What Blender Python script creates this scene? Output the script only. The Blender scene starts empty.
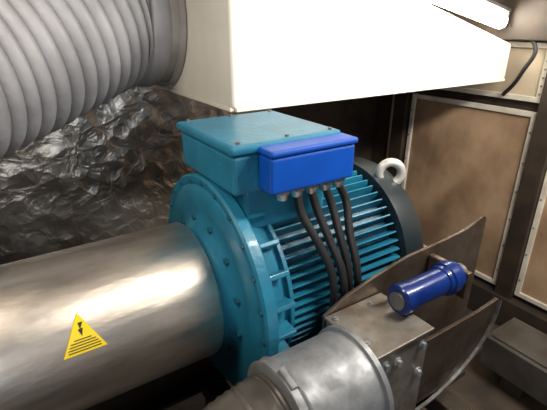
import bpy, bmesh, math, random
from mathutils import Vector, Matrix
random.seed(4)
ZC = 1.6   # camera height; coordinates below are given relative to eye level and shifted at the end
AY, AZ = 1.035, -0.725   # motor shaft axis

# ------------------------------------------------------------ materials
def mat(name, col, metal=0.0, rough=0.5, col2=None, scale=6.0, bump=0.0, bscale=30.0, lo=0.35, hi=0.65, detail=6, stretch=None, r2=None, coat=0.0):
    m = bpy.data.materials.new(name); m.use_nodes = True
    nt = m.node_tree; N = nt.nodes; L = nt.links
    b = N['Principled BSDF']
    b.inputs['Base Color'].default_value = (*col, 1)
    b.inputs['Metallic'].default_value = metal
    b.inputs['Roughness'].default_value = rough
    if coat: b.inputs['Coat Weight'].default_value = coat
    tc = N.new('ShaderNodeTexCoord'); mp = N.new('ShaderNodeMapping')
    L.new(tc.outputs['Object'], mp.inputs[0])
    if stretch: mp.inputs['Scale'].default_value = stretch
    if col2 is not None:
        n = N.new('ShaderNodeTexNoise'); n.inputs['Scale'].default_value = scale; n.inputs['Detail'].default_value = detail
        L.new(mp.outputs[0], n.inputs['Vector'])
        mr = N.new('ShaderNodeMapRange'); mr.inputs[1].default_value = lo; mr.inputs[2].default_value = hi
        L.new(n.outputs['Fac'], mr.inputs[0])
        mx = N.new('ShaderNodeMix'); mx.data_type = 'RGBA'
        mx.inputs[6].default_value = (*col, 1); mx.inputs[7].default_value = (*col2, 1)
        L.new(mr.outputs[0], mx.inputs[0]); L.new(mx.outputs[2], b.inputs['Base Color'])
        if r2 is not None:
            m2 = N.new('ShaderNodeMapRange'); m2.inputs[3].default_value = rough; m2.inputs[4].default_value = r2
            L.new(mr.outputs[0], m2.inputs[0]); L.new(m2.outputs[0], b.inputs['Roughness'])
    if bump:
        n2 = N.new('ShaderNodeTexNoise'); n2.inputs['Scale'].default_value = bscale; n2.inputs['Detail'].default_value = 4
        L.new(mp.outputs[0], n2.inputs['Vector'])
        bp = N.new('ShaderNodeBump'); bp.inputs['Strength'].default_value = bump; bp.inputs['Distance'].default_value = 0.01
        L.new(n2.outputs['Fac'], bp.inputs['Height']); L.new(bp.outputs[0], b.inputs['Normal'])
    return m

TEAL = mat('teal_paint', (0.016,0.195,0.32), 0.0, 0.42, (0.014,0.15,0.25), 9, 0.15, 60, coat=0.12)
TEALD = mat('teal_paint_dark', (0.012,0.12,0.19), 0.0, 0.45, (0.015,0.08,0.12), 14, 0.2, 50)  # darker teal for stator core, flange bolts and feet
BLUE = mat('blue_plastic', (0.0,0.075,0.46), 0.0, 0.42, (0.0,0.06,0.38), 12)
BLUED = mat('dark_blue_enamel', (0.003,0.017,0.13), 0.1, 0.28, (0.006,0.03,0.18), 20, coat=0.3)
BLACK = mat('black_rubber', (0.014,0.014,0.015), 0.0, 0.45)
COWL = mat('black_cowl', (0.012,0.02,0.025), 0.1, 0.4)
STEEL = mat('brushed_stainless', (0.80,0.74,0.67), 1.0, 0.34, (0.50,0.42,0.35), 5.0, 0.14, 12, stretch=(1,3,3), r2=0.52, detail=10, lo=.38, hi=.68)
GALV = mat('galvanized_steel', (0.42,0.43,0.45), 0.75, 0.5, (0.24,0.25,0.26), 18, 0.2, 30, r2=0.68, detail=10)
PLATE = mat('dull_steel_plate', (0.36,0.34,0.31), 0.8, 0.45, (0.17,0.14,0.11), 12, 0.2, 30, r2=0.6)
GALVD = mat('galvanized_dark', (0.30,0.31,0.32), 0.85, 0.45, (0.16,0.15,0.14), 12, 0.2, 30, r2=0.6)
CHROME = mat('zinc_bolt', (0.85,0.84,0.80), 1.0, 0.28)
EYE = mat('cast_zinc_eye', (0.72,0.70,0.65), 0.5, 0.4, (0.55,0.53,0.5), 20)
RUST = mat('weathered_steel_plate', (0.22,0.185,0.155), 0.85, 0.36, (0.09,0.06,0.04), 7, 0.3, 25, r2=0.6)
RUSTD = mat('weathered_steel_dark', (0.14,0.11,0.09), 0.8, 0.4, (0.06,0.04,0.028), 7, 0.3, 25, r2=0.6)
DARKSTEEL = mat('dark_painted_steel', (0.045,0.043,0.04), 0.4, 0.42, (0.075,0.055,0.04), 8, 0.2, 30)
DUCTM = mat('painted_duct', (0.87,0.84,0.77), 0.0, 0.42, (0.74,0.69,0.60), 3, 0.06, 12)
HOSE = mat('grey_hose_fabric', (0.37,0.37,0.395), 0.0, 0.5, (0.26,0.26,0.28), 6, 0.2, 60)
COLLAR = mat('hose_collar', (0.38,0.37,0.36), 0.3, 0.5, (0.28,0.27,0.26), 8)
WOOD = mat('plywood_panel', (0.42,0.285,0.18), 0.0, 0.5, (0.22,0.135,0.08), 3.6, 0.1, 20, stretch=(1,1.3,1), r2=0.6, detail=10)
STRIP = mat('aluminium_strip', (0.82,0.77,0.68), 0.2, 0.45, (0.60,0.55,0.46), 9)
BROWN = mat('brown_frame', (0.055,0.038,0.027), 0.2, 0.5, (0.03,0.023,0.018), 8)
UPPER = mat('upper_wall_paint', (0.52,0.43,0.31), 0.0, 0.55, (0.38,0.31,0.23), 4)
FLOORM = mat('dirty_floor', (0.05,0.04,0.034), 0.1, 0.5, (0.11,0.078,0.056), 5, 0.3, 20)
CEIL = mat('ceiling_paint', (0.17,0.145,0.12), 0.0, 0.6, (0.12,0.10,0.085), 4)
YEL = mat('sticker_yellow', (0.95,0.70,0.005), 0.0, 0.4)
INK = mat('sticker_ink', (0.02,0.02,0.015), 0.0, 0.5)

# foil insulation : crinkled reflective
FOIL = bpy.data.materials.new('foil_insulation'); FOIL.use_nodes = True
nt = FOIL.node_tree; N = nt.nodes; L = nt.links; b = N['Principled BSDF']
b.inputs['Metallic'].default_value = 0.88
tc = N.new('ShaderNodeTexCoord')
n1 = N.new('ShaderNodeTexNoise'); n1.inputs['Scale'].default_value = 2.5; n1.inputs['Detail'].default_value = 8
v1 = N.new('ShaderNodeTexVoronoi'); v1.inputs['Scale'].default_value = 13; v1.feature = 'F1'
n2 = N.new('ShaderNodeTexNoise'); n2.inputs['Scale'].default_value = 12; n2.inputs['Detail'].default_value = 6; n2.inputs['Distortion'].default_value = 1.5
for n in (n1, v1, n2): L.new(tc.outputs['Object'], n.inputs['Vector'])
cr = N.new('ShaderNodeValToRGB'); cr.color_ramp.elements[0].position = 0.35; cr.color_ramp.elements[0].color = (0.32,0.26,0.20,1)
cr.color_ramp.elements[1].position = 0.65; cr.color_ramp.elements[1].color = (0.76,0.74,0.70,1)
L.new(n1.outputs['Fac'], cr.inputs[0]); L.new(cr.outputs[0], b.inputs['Base Color'])
b.inputs['Roughness'].default_value = 0.33
ad = N.new('ShaderNodeMath'); ad.operation = 'ADD'
L.new(v1.outputs['Distance'], ad.inputs[0]); L.new(n2.outputs['Fac'], ad.inputs[1])
bp = N.new('ShaderNodeBump'); bp.inputs['Strength'].default_value = 0.55; bp.inputs['Distance'].default_value = 0.018
L.new(ad.outputs[0], bp.inputs['Height']); L.new(bp.outputs[0], b.inputs['Normal'])

def emis(name, col, s):
    m = bpy.data.materials.new(name); m.use_nodes = True
    p = m.node_tree.nodes['Principled BSDF']
    p.inputs['Base Color'].default_value = (*col,1); p.inputs['Emission Color'].default_value = (*col,1); p.inputs['Emission Strength'].default_value = s
    return m
TUBE = emis('lamp_tube_glow', (1.0,0.93,0.80), 32)

# ------------------------------------------------------------ mesh helpers
def obj(name, verts, faces, m, smooth=False, bevel=0.0, seg=2, autosm=None):
    me = bpy.data.meshes.new(name); me.from_pydata([tuple(v) for v in verts], [], faces); 
    bm = bmesh.new(); bm.from_mesh(me); bmesh.ops.recalc_face_normals(bm, faces=bm.faces); bm.to_mesh(me); bm.free()
    me.materials.append(m)
    mn = [min(v.co[i] for v in me.vertices) for i in range(3)]; mx = [max(v.co[i] for v in me.vertices) for i in range(3)]
    c = Vector([(mn[i]+mx[i])/2 for i in range(3)])
    for v in me.vertices: v.co -= c
    o = bpy.data.objects.new(name, me); o.location = c
    bpy.context.scene.collection.objects.link(o)
    if smooth:
        for p in me.polygons: p.use_smooth = True
        try:
            me.set_sharp_from_angle(angle=math.radians(40))
        except Exception: pass
    if bevel:
        md = o.modifiers.new('bevel','BEVEL'); md.width = bevel; md.segments = seg; md.limit_method = 'ANGLE'; md.angle_limit = math.radians(35)
    return o

class MB:
    def __init__(s): s.v=[]; s.f=[]
    def add(s, vs, fs):
        k=len(s.v); s.v += [Vector(v) for v in vs]; s.f += [[i+k for i in f] for f in fs]
    def box(s, x0,x1,y0,y1,z0,z1, M=None):
        vs=[Vector((x,y,z)) for x in (x0,x1) for y in (y0,y1) for z in (z0,z1)]
        if M: vs=[M@v for v in vs]
        s.add(vs, [(0,1,3,2),(4,6,7,5),(0,4,5,1),(2,3,7,6),(0,2,6,4),(1,5,7,3)])
    def rev(s, prof, p0=(0,0,0), axis='X', n=64, closed=False):
        k=len(prof); vs=[]
        for a,r in prof:
            for i in range(n):
                t=2*math.pi*i/n; c,d=r*math.cos(t),r*math.sin(t)
                if axis=='X': v=(a,c,d)
                elif axis=='Y': v=(c,a,d)
                else: v=(c,d,a)
                vs.append(Vector(v)+Vector(p0))
        fs=[]
        for j in range(k-1):
            for i in range(n):
                i2=(i+1)%n; fs.append((j*n+i,j*n+i2,(j+1)*n+i2,(j+1)*n+i))
        if closed:
            for i in range(n):
                i2=(i+1)%n; fs.append(((k-1)*n+i,(k-1)*n+i2,i2,i))
        else:
            fs.append(tuple(range(n))[::-1]); fs.append(tuple((k-1)*n+i for i in range(n)))
        s.add(vs,fs)
    def cyl(s, p, d, r, n=16, r2=None):
        p=Vector(p); d=Vector(d); q=d.to_track_quat('Z','Y').to_matrix(); r2=r if r2 is None else r2
        vs=[p+q@Vector((r*math.cos(2*math.pi*i/n), r*math.sin(2*math.pi*i/n),0)) for i in range(n)]
        vs+=[p+d+q@Vector((r2*math.cos(2*math.pi*i/n), r2*math.sin(2*math.pi*i/n),0)) for i in range(n)]
        fs=[(i,(i+1)%n,n+(i+1)%n,n+i) for i in range(n)]+[tuple(range(n))[::-1],tuple(range(n,2*n))]
        s.add(vs,fs)
    def prism(s, pts, y0, y1):   # pts in XZ
        n=len(pts)
        vs=[(x,y0,z) for x,z in pts]+[(x,y1,z) for x,z in pts]
        s.add(vs,[tuple(range(n)),tuple(range(n,2*n))[::-1]]+[(i,(i+1)%n,n+(i+1)%n,n+i) for i in range(n)])
    def tube(s, path, rads, n=20):
        P=[Vector(p) for p in path]; k=len(P); up=Vector((0,0,1)); vs=[]
        for j in range(k):
            t=(P[min(j+1,k-1)]-P[max(j-1,0)]).normalized()
            if j==0:
                ref=up if abs(t.z)<0.9 else Vector((0,1,0)); a=(ref-t*ref.dot(t)).normalized()
            else: a=(a-t*a.dot(t)).normalized()
            c=t.cross(a); r=rads[j] if hasattr(rads,'__len__') else rads
            vs+=[P[j]+a*r*math.cos(2*math.pi*i/n)+c*r*math.sin(2*math.pi*i/n) for i in range(n)]
        fs=[(j*n+i,j*n+(i+1)%n,(j+1)*n+(i+1)%n,(j+1)*n+i) for j in range(k-1) for i in range(n)]
        fs+=[tuple(range(n))[::-1],tuple((k-1)*n+i for i in range(n))]
        s.add(vs,fs)
    def out(s, name, m, **k): return obj(name, s.v, s.f, m, **k)

def spline(ctrl, steps):
    P=[Vector(p) for p in ctrl]; P=[2*P[0]-P[1]]+P+[2*P[-1]-P[-2]]; out=[]
    for i in range(1,len(P)-2):
        a,b_,c,d=P[i-1:i+3]
        for j in range(steps):
            t=j/steps
            out.append(0.5*((2*b_)+(c-a)*t+(2*a-5*b_+4*c-d)*t*t+(3*b_-a-3*c+d)*t**3))
    out.append(P[-2]); return out

def box(name, *a, m=None, **k):
    mb=MB(); mb.box(*a); return mb.out(name, m, **k)

def group(name, parts):
    e=bpy.data.objects.new(name,None); e.empty_display_size=0.1
    bpy.context.scene.collection.objects.link(e)
    e.location = parts[0].location
    for p in parts:
        p.parent=e; p.location = p.location - e.location
    return e

# ------------------------------------------------------------ room shell
XW, YW, FL, CE = 2.25, 2.14, -1.60, 0.46
box('floor', -2.2,XW+.1,-1.8,YW+.1,FL-.1,FL, m=FLOORM)
box('ceiling', -2.2,XW+.1,-1.8,YW+.1,CE,CE+.1, m=CEIL)
box('wall_back', -2.2,XW+.1,YW,YW+.1,FL,CE, m=BROWN)
box('wall_left', -2.3,-2.2,-1.8,YW+.1,FL,CE, m=CEIL)
box('wall_right', XW,XW+.1,-1.8,YW,FL,CE, m=BROWN)
# crinkled foil quilting fixed on back wall
mb=MB(); nx,nz=170,90; x0,x1,z0,z1=-2.0,1.35,FL,0.40
from mathutils import noise
vs=[]
for j in range(nz+1):
    for i in range(nx+1):
        x=x0+(x1-x0)*i/nx; z=z0+(z1-z0)*j/nz
        d=noise.noise(Vector((x*3.5,z*3.5,0)))*0.018+noise.noise(Vector((x*11,z*11,3)))*0.008
        vs.append((x,YW-.030-abs(d),z))
fs=[(j*(nx+1)+i,j*(nx+1)+i+1,(j+1)*(nx+1)+i+1,(j+1)*(nx+1)+i) for j in range(nz) for i in range(nx)]
mb.add(vs,fs); foil=mb.out('foil_insulation',FOIL,smooth=True)
md=foil.modifiers.new('s','SOLIDIFY'); md.thickness=0.01

# wood panels with strips on right wall
def wallpanel(name,y0,y1,z0,z1,wm=WOOD):
    a=box('board',XW-.02,XW-.002,y0,y1,z0,z1,m=wm)
    mb=MB(); w=.022
    mb.box(XW-.035,XW-.004,y0-w,y0+.004,z0-w,z1+w); mb.box(XW-.035,XW-.004,y1-.004,y1+w,z0-w,z1+w)
    mb.box(XW-.034,XW-.005,y0,y1,z0-w,z0+.004); mb.box(XW-.034,XW-.005,y0,y1,z1-.004,z1+w)
    s=mb.out('edge_strip',STRIP,bevel=.003)
    mb=MB()
    for yy in (y0-w/2,y1+w/2):
        for k in range(6):
            mb.cyl((XW-.034,yy,z0+(z1-z0)*(k+.5)/6),(-.004,0,0),.005,8)
    r=mb.out('rivets',GALVD)
    return group(name,[a,s,r])
wallpanel('wood_wall_panel',1.07,1.79,-1.37,-.42)
wallpanel('wood_wall_panel',.10,.92,-1.37,-.42)
wallpanel('upper_wall_panel',.10,.98,-.33,-.10,UPPER)
wallpanel('upper_wall_panel',1.07,1.79,-.33,-.10,UPPER)
box('trim_1', XW-.06,XW-.001,.945,1.04,FL,-.1, m=BROWN,bevel=.004)
box('trim_2', XW-.06,XW-.001,1.83,1.93,FL,-.1, m=BROWN,bevel=.004)
box('trim_3', XW-.03,XW-.001,1.95,1.975,FL,-.1, m=STRIP,bevel=.003)
box('trim_4', XW-.10,XW-.001,-1.8,YW-.05,-.07,CE, m=BROWN,bevel=.006)
box('baseboard_right', XW-.08,XW-.001,-1.8,YW-.05,FL,-1.42, m=DARKSTEEL,bevel=.004)

# ------------------------------------------------------------ overhead tapered duct
mb=MB(); dx0,dx1,dy0,dy1=.628,2.14,1.20,2.04; zb=-.248; zt0,zt1=.30,-.085
mb.prism([(dx0,zb),(dx1,zb),(dx1,zt1),(dx0,zt0)],dy0,dy1)
d=mb.out('duct_body',DUCTM,bevel=.012,seg=3)
mb=MB(); mb.box(dx0+.01,dx1-.01,dy0-.006,dy0+.01,zb-.008,zb+.004); mb.box(dx0-.005,dx0+.01,dy0+.01,dy1-.01,zb-.008,zb+.004)
lip=mb.out('bottom_lip',DUCTM,bevel=.002)
mb=MB()
for x,zt in ((.8,.257),(1.35,.117)):
    mb.box(x-.015,x+.015,1.55,1.58,zt-.01,CE)
hg=mb.out('hanger_strap',GALVD)
group('air_duct',[d,lip,hg])

# lamp on bracket parallel to the duct top
P0=Vector((1.46,1.26,.140)); P1=Vector((2.11,1.26,.012)); dv=P1-P0
mb=MB(); mb.tube([P0,P1],.032,20); tube=mb.out('tube',TUBE,smooth=True)
mb=MB(); u=dv.normalized(); nrm=Vector((-u.z,0,u.x))
q=Matrix((( u.x,0,nrm.x,P0.x),(0,1,0,P0.y),(u.z,0,nrm.z,P0.z),(0,0,0,1)))
mb.box(-.03,dv.length+.01,-.03,.04,.042,.058,q); mb.box(-.03,-.004,-.028,.028,-.028,.044,q); mb.box(dv.length+.002,dv.length+.012,-.026,.026,-.026,.044,q)
mb.box(.12,.15,-.015,.015,.05,.26,q)
mb.box(.50,.53,-.015,.015,.05,.36,q)
fx=mb.out('housing',GALVD,bevel=.004)
group('fluorescent_lamp',[tube,fx])

mb=MB(); mb.tube(spline([(2.165,1.13,-.05),(2.168,1.10,-.12),(2.160,1.13,-.2),(2.175,1.17,-.27),(2.185,1.22,-.33)],8),.010,10)
mb.out('hanging_cable',BLACK,smooth=True)

# ------------------------------------------------------------ corrugated flexible hose
HY,HZ=1.775,.03
ctrl=[(.545,HY,HZ),(.38,HY-.03,HZ-.01),(.0,1.56,-.10),(-.35,1.36,-.17),(-.8,1.18,-.20),(-1.3,1.1,-.20),(-2.0,1.1,-.2)]
path=spline(ctrl,70)
step=0.0065; last=path[0]; pts=[path[0]]
for p in path[1:]:
    while (p-last).length>=step:
        last=last+(p-last).normalized()*step; pts.append(last)
rads=[]
for i,p in enumerate(pts):
    ph=(i*step/0.052)%1.0
    rads.append(.240+.021*(abs(math.sin(math.pi*ph))**0.7))
mb=MB(); mb.tube(pts,rads,64); h=mb.out('hose_body',HOSE,smooth=True)
for p in h.data.polygons: p.use_smooth=True
mb=MB(); mb.rev([(.525,.232),(.525,.262),(.540,.262),(.543,.250),(.60,.250),(.603,.262),(.622,.262),(.622,.232)],(0,HY,HZ),'X',72)
c=mb.out('collar',COLLAR,smooth=True)
group('flexible_hose',[h,c])

# ------------------------------------------------------------ stainless cylinder
R=.202
mb=MB(); mb.rev([(-1.3,.05),(-1.3,R),(.378,R),(.388,R-.006),(.390,R-.012),(.390,.05)],(0,AY,AZ),'X',128)
c=mb.out('shell',STEEL,smooth=True)
mb=MB(); mb.rev([(-.46,R),(-.46,R+.004),(-.45,R+.004),(-.45,R)],(0,AY,AZ),'X',96); s=mb.out('seam',STEEL,smooth=True)
mb=MB()
for x in (-1.1,-.30):
    mb.box(x-.03,x+.03,AY-.17,AY+.17,-1.079,-.90)
st=mb.out('saddle',DARKSTEEL,bevel=.005)
group('stainless_cylinder',[c,s,st])

def wrap(a,bb,off):
    th0=math.atan2(-.63-AZ,.857-AY)
    th=th0-bb/R
    return Vector((.055+a, AY+(R+off)*math.cos(th), AZ+(R+off)*math.sin(th)))
def flat(mb,poly,off):
    bs=sorted(set([p[1] for p in poly])); b0,b1=min(bs),max(bs); n=12; rows=[]
    for k in range(n+1):
        y=b0+(b1-b0)*k/n; xs=[]
        for i in range(len(poly)):
            (xa,ya),(xb,yb)=poly[i],poly[(i+1)%len(poly)]
            if abs(ya-yb)<1e-9:
                if abs(y-ya)<1e-9: xs+=[xa,xb]
            elif min(ya,yb)-1e-9<=y<=max(ya,yb)+1e-9: xs.append(xa+(xb-xa)*(y-ya)/(yb-ya))
        rows.append((min(xs),max(xs),y))
    vs=[]; 
    for l,r,y in rows: vs+=[wrap(l,y,off),wrap(r,y,off)]
    mb.add(vs,[(2*i,2*i+1,2*i+3,2*i+2) for i in range(n)])
SW,SH=.092,.088
mb=MB(); flat(mb,[(-SW/2,-SH*.42),(SW/2,-SH*.42),(0.0,SH*.58)],.0012); y1=mb.out('yellow_triangle',YEL)
mb=MB()
flat(mb,[(-.003,.030),(.007,.030),(-.001,.014)],.002)
flat(mb,[(-.006,.016),(.005,.017),(.000,.000)],.002)
for k,(w,yy) in enumerate(((.018,-.006),(.026,-.012),(.03,-.018),(.034,-.024),(.034,-.030))):
    flat(mb,[(-w,yy-.0010),(w,yy-.0010),(w,yy+.0010),(-w,yy+.0010)],.002)
y2=mb.out('print',INK)
group('warning_sticker',[y1,y2])

# ------------------------------------------------------------ electric motor
parts=[]
FX=.436; FR=.335
mb=MB()
mb.rev([(.394,.10),(.394,.165),(.402,.168),(.410,.178),(FX-.012,.190),(FX-.004,.21),(FX,.225),(FX,.235),(FX,.30),(FX+.004,.305),(FX,.315),(FX,FR-.006),(FX+.006,FR),(FX+.034,FR),(FX+.04,FR-.006),(FX+.04,.30),(FX+.075,.285),(FX+.10,.27),(FX+.112,.268),(FX+.112,.1)],(0,AY,AZ),'X',128)
parts.append(mb.out('flange',TEAL,smooth=True))
mb=MB()
for i in range(24):
    t=2*math.pi*i/24; y=AY+.320*math.cos(t); z=AZ+.320*math.sin(t)
    mb.cyl((FX-.005,y,z),(.010,0,0),.0070,6)
for i in range(12):
    t=2*math.pi*(i+.5)/12; y=AY+.208*math.cos(t); z=AZ+.208*math.sin(t)
    mb.cyl((FX-.014,y,z),(.014,0,0),.009,6)
parts.append(mb.out('flange_bolts',TEALD,smooth=False))
mb=MB()
for i in range(24):
    t=2*math.pi*(i+.15)/24; M=Matrix.Translation((0,AY,AZ))@Matrix.Rotation(t,4,'X')
    mb.box(FX+.012,FX+.10,.25,FR-.012,-.007,.007,M)
parts.append(mb.out('flange_ribs',TEAL,bevel=.003))
mb=MB(); mb.rev([(.55,.1),(.55,.236),(.985,.236),(.985,.1)],(0,AY,AZ),'X',96); parts.append(mb.out('stator_core',TEALD,smooth=True))
mb=MB(); nf=64
for i in range(nf):
    t=2*math.pi*i/nf; M=Matrix.Translation((0,AY,AZ))@Matrix.Rotation(t,4,'X')
    mb.add([M@Vector(v) for v in [(.545,.230,-.0035),(.545,.230,.0035),(.99,.230,.0035),(.99,.230,-.0035),(.545,.278,-.002),(.545,.278,.002),(.965,.282,.002),(.965,.282,-.002)]],
       [(0,3,2,1),(4,5,6,7),(0,1,5,4),(1,2,6,5),(2,3,7,6),(3,0,4,7)])
parts.append(mb.out('cooling_fins',TEAL))
mb=MB(); mb.rev([(.545,.2),(.545,.284),(.556,.284),(.560,.278),(.560,.2)],(0,AY,AZ),'X',96)
parts.append(mb.out('end_shield',TEAL,smooth=True))
mb=MB(); mb.rev([(.975,.2),(.975,.272),(.982,.292),(1.055,.290),(1.078,.280),(1.088,.25),(1.088,.03)],(0,AY,AZ),'X',96)
parts.append(mb.out('fan_cowl',COWL,smooth=True))
mb=MB()
for x in (.60,.90):
    for s in (-1,1):
        y=AY+s*.20; mb.box(x-.05,x+.05,y-.06,y+.06,-1.078,-1.045); mb.box(x-.04,x+.04,y-.02,y+.02,-1.05,-.88)
parts.append(mb.out('feet',TEALD,bevel=.005))
mb=MB(); mb.box(.440,.755,.85,1.175,-.386,-.285); mb.box(.480,.74,.87,1.16,-.50,-.386); parts.append(mb.out('terminal_box',TEAL,bevel=.010,seg=3))
mb=MB(); mb.box(.430,.765,.84,1.185,-.283,-.258); parts.append(mb.out('terminal_box_lid',TEAL,bevel=.010,seg=3))
mb=MB()
for x in (.46,.60,.74):
    for y in (.862,1.163): mb.cyl((x,y,-.260),(0,0,.007),.006,6)
parts.append(mb.out('lid_screws',GALVD))
mb=MB(); mb.box(.505,.765,.785,.848,-.375,-.284); mb.box(.500,.770,.779,.849,-.283,-.266); parts.append(mb.out('cable_entry_box',BLUE,bevel=.008,seg=3))
mb=MB(); mc=MB()
bx=(.655,.685,.715,.74)
for k,x in enumerate((.555,.60,.645,.69,.735)):
    mb.cyl((x,.815,-.373),(0,0,-.012),.021,6); mb.cyl((x,.815,-.385),(0,0,-.018),.017,16,.013)
    if k==0: continue
    e=bx[k-1]; yo=(.735,.728,.738,.73)[k-1]
    mc.tube(spline([(x,.815,-.39),(x+.006*k,.80,-.45),((x+e)/2+.01,.765,-.53),(e+.01,yo,-.62),(e+.02,yo-.002,-.74),(e+.01,.75,-.88),(e,.80,-.99),(e,.83,-1.05)],8),.0115,14)
parts.append(mb.out('cable_glands',CHROME)); parts.append(mc.out('power_cables',BLACK,smooth=True))
mb=MB(); ex,ey,ez=1.045,.905,-.450
vs=[];fs=[]; n1_,n2_=32,12
for i in range(n1_):
    for j in range(n2_):
        a=2*math.pi*i/n1_; bb=2*math.pi*j/n2_; r=.037+.0145*math.cos(bb)
        h_=Vector((.84,-.54,0)); nn=Vector((.54,.84,0))
        vs.append(Vector((ex,ey,ez))+h_*r*math.cos(a)+Vector((0,0,1))*r*math.sin(a)+nn*.0145*math.sin(bb))
for i in range(n1_):
    for j in range(n2_): fs.append((i*n2_+j,((i+1)%n1_)*n2_+j,((i+1)%n1_)*n2_+(j+1)%n2_,i*n2_+(j+1)%n2_))
mb.add(vs,fs); mb.cyl((ex,ey,ez-.055),(0,0,.022),.018,16)
parts.append(mb.out('lifting_eye',EYE,smooth=True))
group('electric_motor',parts)

# ------------------------------------------------------------ skid frame under everything
mb=MB()
for y in (AY-.20,AY+.20):
    mb.box(-1.3,1.30,y-.06,y+.06,-1.095,-1.08); mb.box(-1.3,1.30,y-.06,y+.06,-1.30,-1.285); mb.box(-1.3,1.30,y-.008,y+.008,-1.285,-1.095)
for x in (-1.2,-.3,.5,1.2):
    mb.box(x-.04,x+.04,.35,AY+.26,-1.38,-1.30); mb.box(x-.04,x+.04,.37,.45,FL,-1.38); mb.box(x-.04,x+.04,AY+.1,AY+.18,FL,-1.38)
mb.out('skid_frame',DARKSTEEL,bevel=.003)

# ------------------------------------------------------------ galvanized pipe with hose
PY,PZ,PR=.562,-.800,.126
mb=MB(); mb.rev([(.390,.09),(.390,PR),(.580,PR),(.583,PR+.008),(.596,PR+.008),(.596,.09)],(0,PY,PZ),'X',72)
a=mb.out('pipe_shell',GALV,smooth=True)
mb=MB(); mb.rev([(.372,.09),(.372,PR+.002),(.375,PR+.006),(.380,PR+.003),(.394,PR+.003),(.398,PR+.007),(.404,PR+.002),(.404,.09)],(0,PY,PZ),'X',72)
mb.cyl((.388,PY-.045,PZ+PR-.004),(0,.05,.012),.009,12)
b2=mb.out('clamp_band',GALV,smooth=True)
mb=MB(); pth=spline([(.385,PY,PZ),(.33,PY,PZ-.005),(.25,PY,PZ-.03),(.16,PY,PZ-.10),(.10,PY,PZ-.22),(.08,PY,PZ-.40),(.08,PY,FL+.005)],10)
mb.tube(pth,[.106+.003*(i%2) for i in range(len(pth))],40)
c2=mb.out('rubber_elbow',mat('dark_elbow',(.15,.135,.12),.5,.42,(.08,.07,.06),8,.2,30),smooth=True)
mb=MB()
for t in (math.radians(200),math.radians(160)):
    mb.cyl((.48,PY+PR*math.cos(t)*.99,PZ+PR*math.sin(t)*.99),(0,.008*math.cos(t),.008*math.sin(t)),.006,10)
e2=mb.out('rivets',CHROME)
group('galvanized_pipe',[a,b2,c2,e2])

# ------------------------------------------------------------ steel bracket box
BX0,BX1,BY0,BY1,BT=.600,.80,.51,.675,-.697
mb=MB()
mb.box(BX0,BX1+.005,BY0-.01,BY1+.008,BT-.008,BT)
mb.box(BX0,BX1,BY0,BY0+.008,-1.30,BT-.008)
mb.box(BX0,BX0+.008,BY0+.008,BY1,-1.30,BT-.008)
mb.box(BX0+.008,BX1,BY1-.008,BY1,-1.30,BT-.008)
mb.box(BX1-.008,BX1,BY0+.008,BY1-.008,-1.30,BT-.008)
a=mb.out('bracket_body',PLATE,bevel=.002)
mb=MB()
for x,z in ((.645,-.745),(.645,-.80),(.645,-.86),(.69,-.755),(.775,-.74),(.775,-.83)):
    mb.cyl((x,BY0,z),(0,-.004,0),.013,16); mb.cyl((x,BY0-.004,z),(0,-.008,0),.009,6)
for x,y in ((.62,.55),(.62,.66),(.74,.66)):
    mb.cyl((x,y,BT),(0,0,.003),.008,16); mb.cyl((x,y,BT+.003),(0,0,.004),.005,6)
b2=mb.out('bracket_bolts',GALV)
group('steel_bracket',[a,b2])

# ------------------------------------------------------------ blue cylinder
BY_,BZ_=.588,-.652
mb=MB(); mb.rev([(.762,.01),(.762,.036),(.766,.0405),(.79,.0405),(.792,.037),(.925,.037),(.927,.041),(.940,.042),(.943,.047),(.968,.047),(.972,.042),(.99,.040),(.99,.01)],(0,BY_,BZ_),'X',48)
a=mb.out('cylinder_body',BLUED,smooth=True)
mb=MB(); mb.rev([(.756,.01),(.756,.024),(.763,.024),(.763,.01)],(0,BY_,BZ_),'X',24)
mb.rev([(.989,.01),(.989,.026),(1.02,.026),(1.02,.01)],(0,BY_,BZ_),'X',24)
b2=mb.out('end_rods',GALVD,smooth=True)
mb=MB(); mb.box(1.0,1.02,.55,.684,-.72,-.635); c2=mb.out('mount_lug',RUST,bevel=.004)
group('blue_hydraulic_cylinder',[a,b2,c2])

# ------------------------------------------------------------ steel guard plates
mb=MB()
mb.prism([(.605,-.70),(.68,-.665),(.78,-.640),(.905,-.617),(1.09,-.610),(1.18,-.602),(1.27,-.575),(1.285,-.59),(1.28,-1.05),(1.18,-1.26),(.605,-1.28)],.686,.696)
a=mb.out('guard_plate_web',RUST,bevel=.0015)
group('steel_guard_plate',[a])
arc=[(1.31,-.865)]+[(1.31-.38*(1-math.cos(t)), -.88-.27*math.sin(t)) for t in [math.radians(k*9) for k in range(0,11)]]
mb=MB(); mb.prism([(.815,-.87)]+[(.98,-.875),(1.20,-.875)]+arc+[(.815,-1.15)],.60,.612)
a=mb.out('cradle_web',RUSTD,bevel=.0015)
mb=MB()
ar=arc
for i in range(len(ar)-1):
    (xa,za),(xb,zb_)=ar[i],ar[i+1]
    mb.add([(xa,.590,za),(xa,.62,za),(xb,.62,zb_),(xb,.590,zb_),(xa+.005,.590,za-.006),(xa+.005,.62,za-.006),(xb+.005,.62,zb_-.006),(xb+.005,.590,zb_-.006)],[(0,1,2,3),(4,7,6,5),(0,3,7,4),(1,5,6,2),(0,4,5,1),(3,2,6,7)])
b2=mb.out('cradle_rim',GALVD)
mb=MB(); mb.box(.9,.95,.612,.68,-1.30,-1.13); mb.box(.82,1.2,.60,.68,-1.15,-1.13); c2=mb.out('cradle_base',DARKSTEEL)
group('support_cradle',[a,b2,c2])

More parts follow.
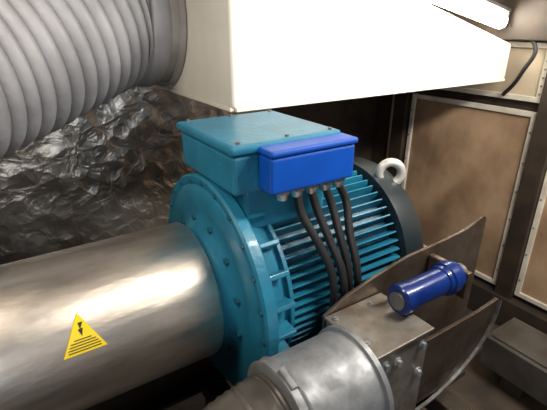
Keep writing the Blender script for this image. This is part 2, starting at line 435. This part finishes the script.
# ------------------------------------------------------------ floor beam on right
mb=MB(); mb.box(1.70,1.95,-.9,.80,-1.50,-1.34); mb.box(1.72,1.93,-.9,.78,-1.34,-1.33)
a=mb.out('beam',mat('beam_paint',(.12,.11,.10),.3,.35,(.07,.06,.05),8,.2,30),bevel=.018,seg=3)
mb=MB()
for y in (-.6,.1,.65): mb.box(1.74,1.91,y-.05,y+.05,FL,-1.50)
b2=mb.out('beam_feet',DARKSTEEL)
group('floor_beam',[a,b2])

# ------------------------------------------------------------ lights
def area(name,loc,target,sx,sy,power,col):
    l=bpy.data.lights.new(name,'AREA'); l.shape='RECTANGLE'; l.size=sx; l.size_y=sy; l.energy=power; l.color=col
    o=bpy.data.objects.new(name,l); o.location=loc; o.rotation_euler=(Vector(target)-Vector(loc)).to_track_quat('-Z','Y').to_euler()
    bpy.context.scene.collection.objects.link(o); return o
area('duct_face_fill',(1.45,.15,.42),(1.6,1.1,-.25),1.0,.14,47,(1,.94,.84))  # added out-of-view light that whitens the duct front; no fixture behind it
area('open_side_fill',(-.3,-1.5,.1),(.4,1.0,-.6),1.4,.8,13,(.94,.97,1.0))  # added cool fill from the open front side; no door is modelled
area('cylinder_fill',(-.35,.75,.43),(-.1,1.3,-.7),.8,.10,11,(1,.9,.76))  # added unseen warm fill to brighten the stainless cylinder

w=bpy.data.worlds.new('world'); bpy.context.scene.world=w; w.use_nodes=True
w.node_tree.nodes['Background'].inputs[0].default_value=(.85,.9,1,1); w.node_tree.nodes['Background'].inputs[1].default_value=.22
bpy.context.scene.view_settings.view_transform='Standard'

# ------------------------------------------------------------ camera
cam=bpy.data.cameras.new('camera'); cam.lens=28; cam.sensor_width=36; cam.clip_start=.02
co=bpy.data.objects.new('camera',cam); bpy.context.scene.collection.objects.link(co)
az=math.radians(57); th=math.radians(23)
dirv=Vector((math.cos(az)*math.cos(th),math.sin(az)*math.cos(th),-math.sin(th)))
co.rotation_euler=dirv.to_track_quat('-Z','Y').to_euler()
bpy.context.scene.camera=co

for o in bpy.context.scene.objects:
    if o.parent is None: o.location.z+=ZC
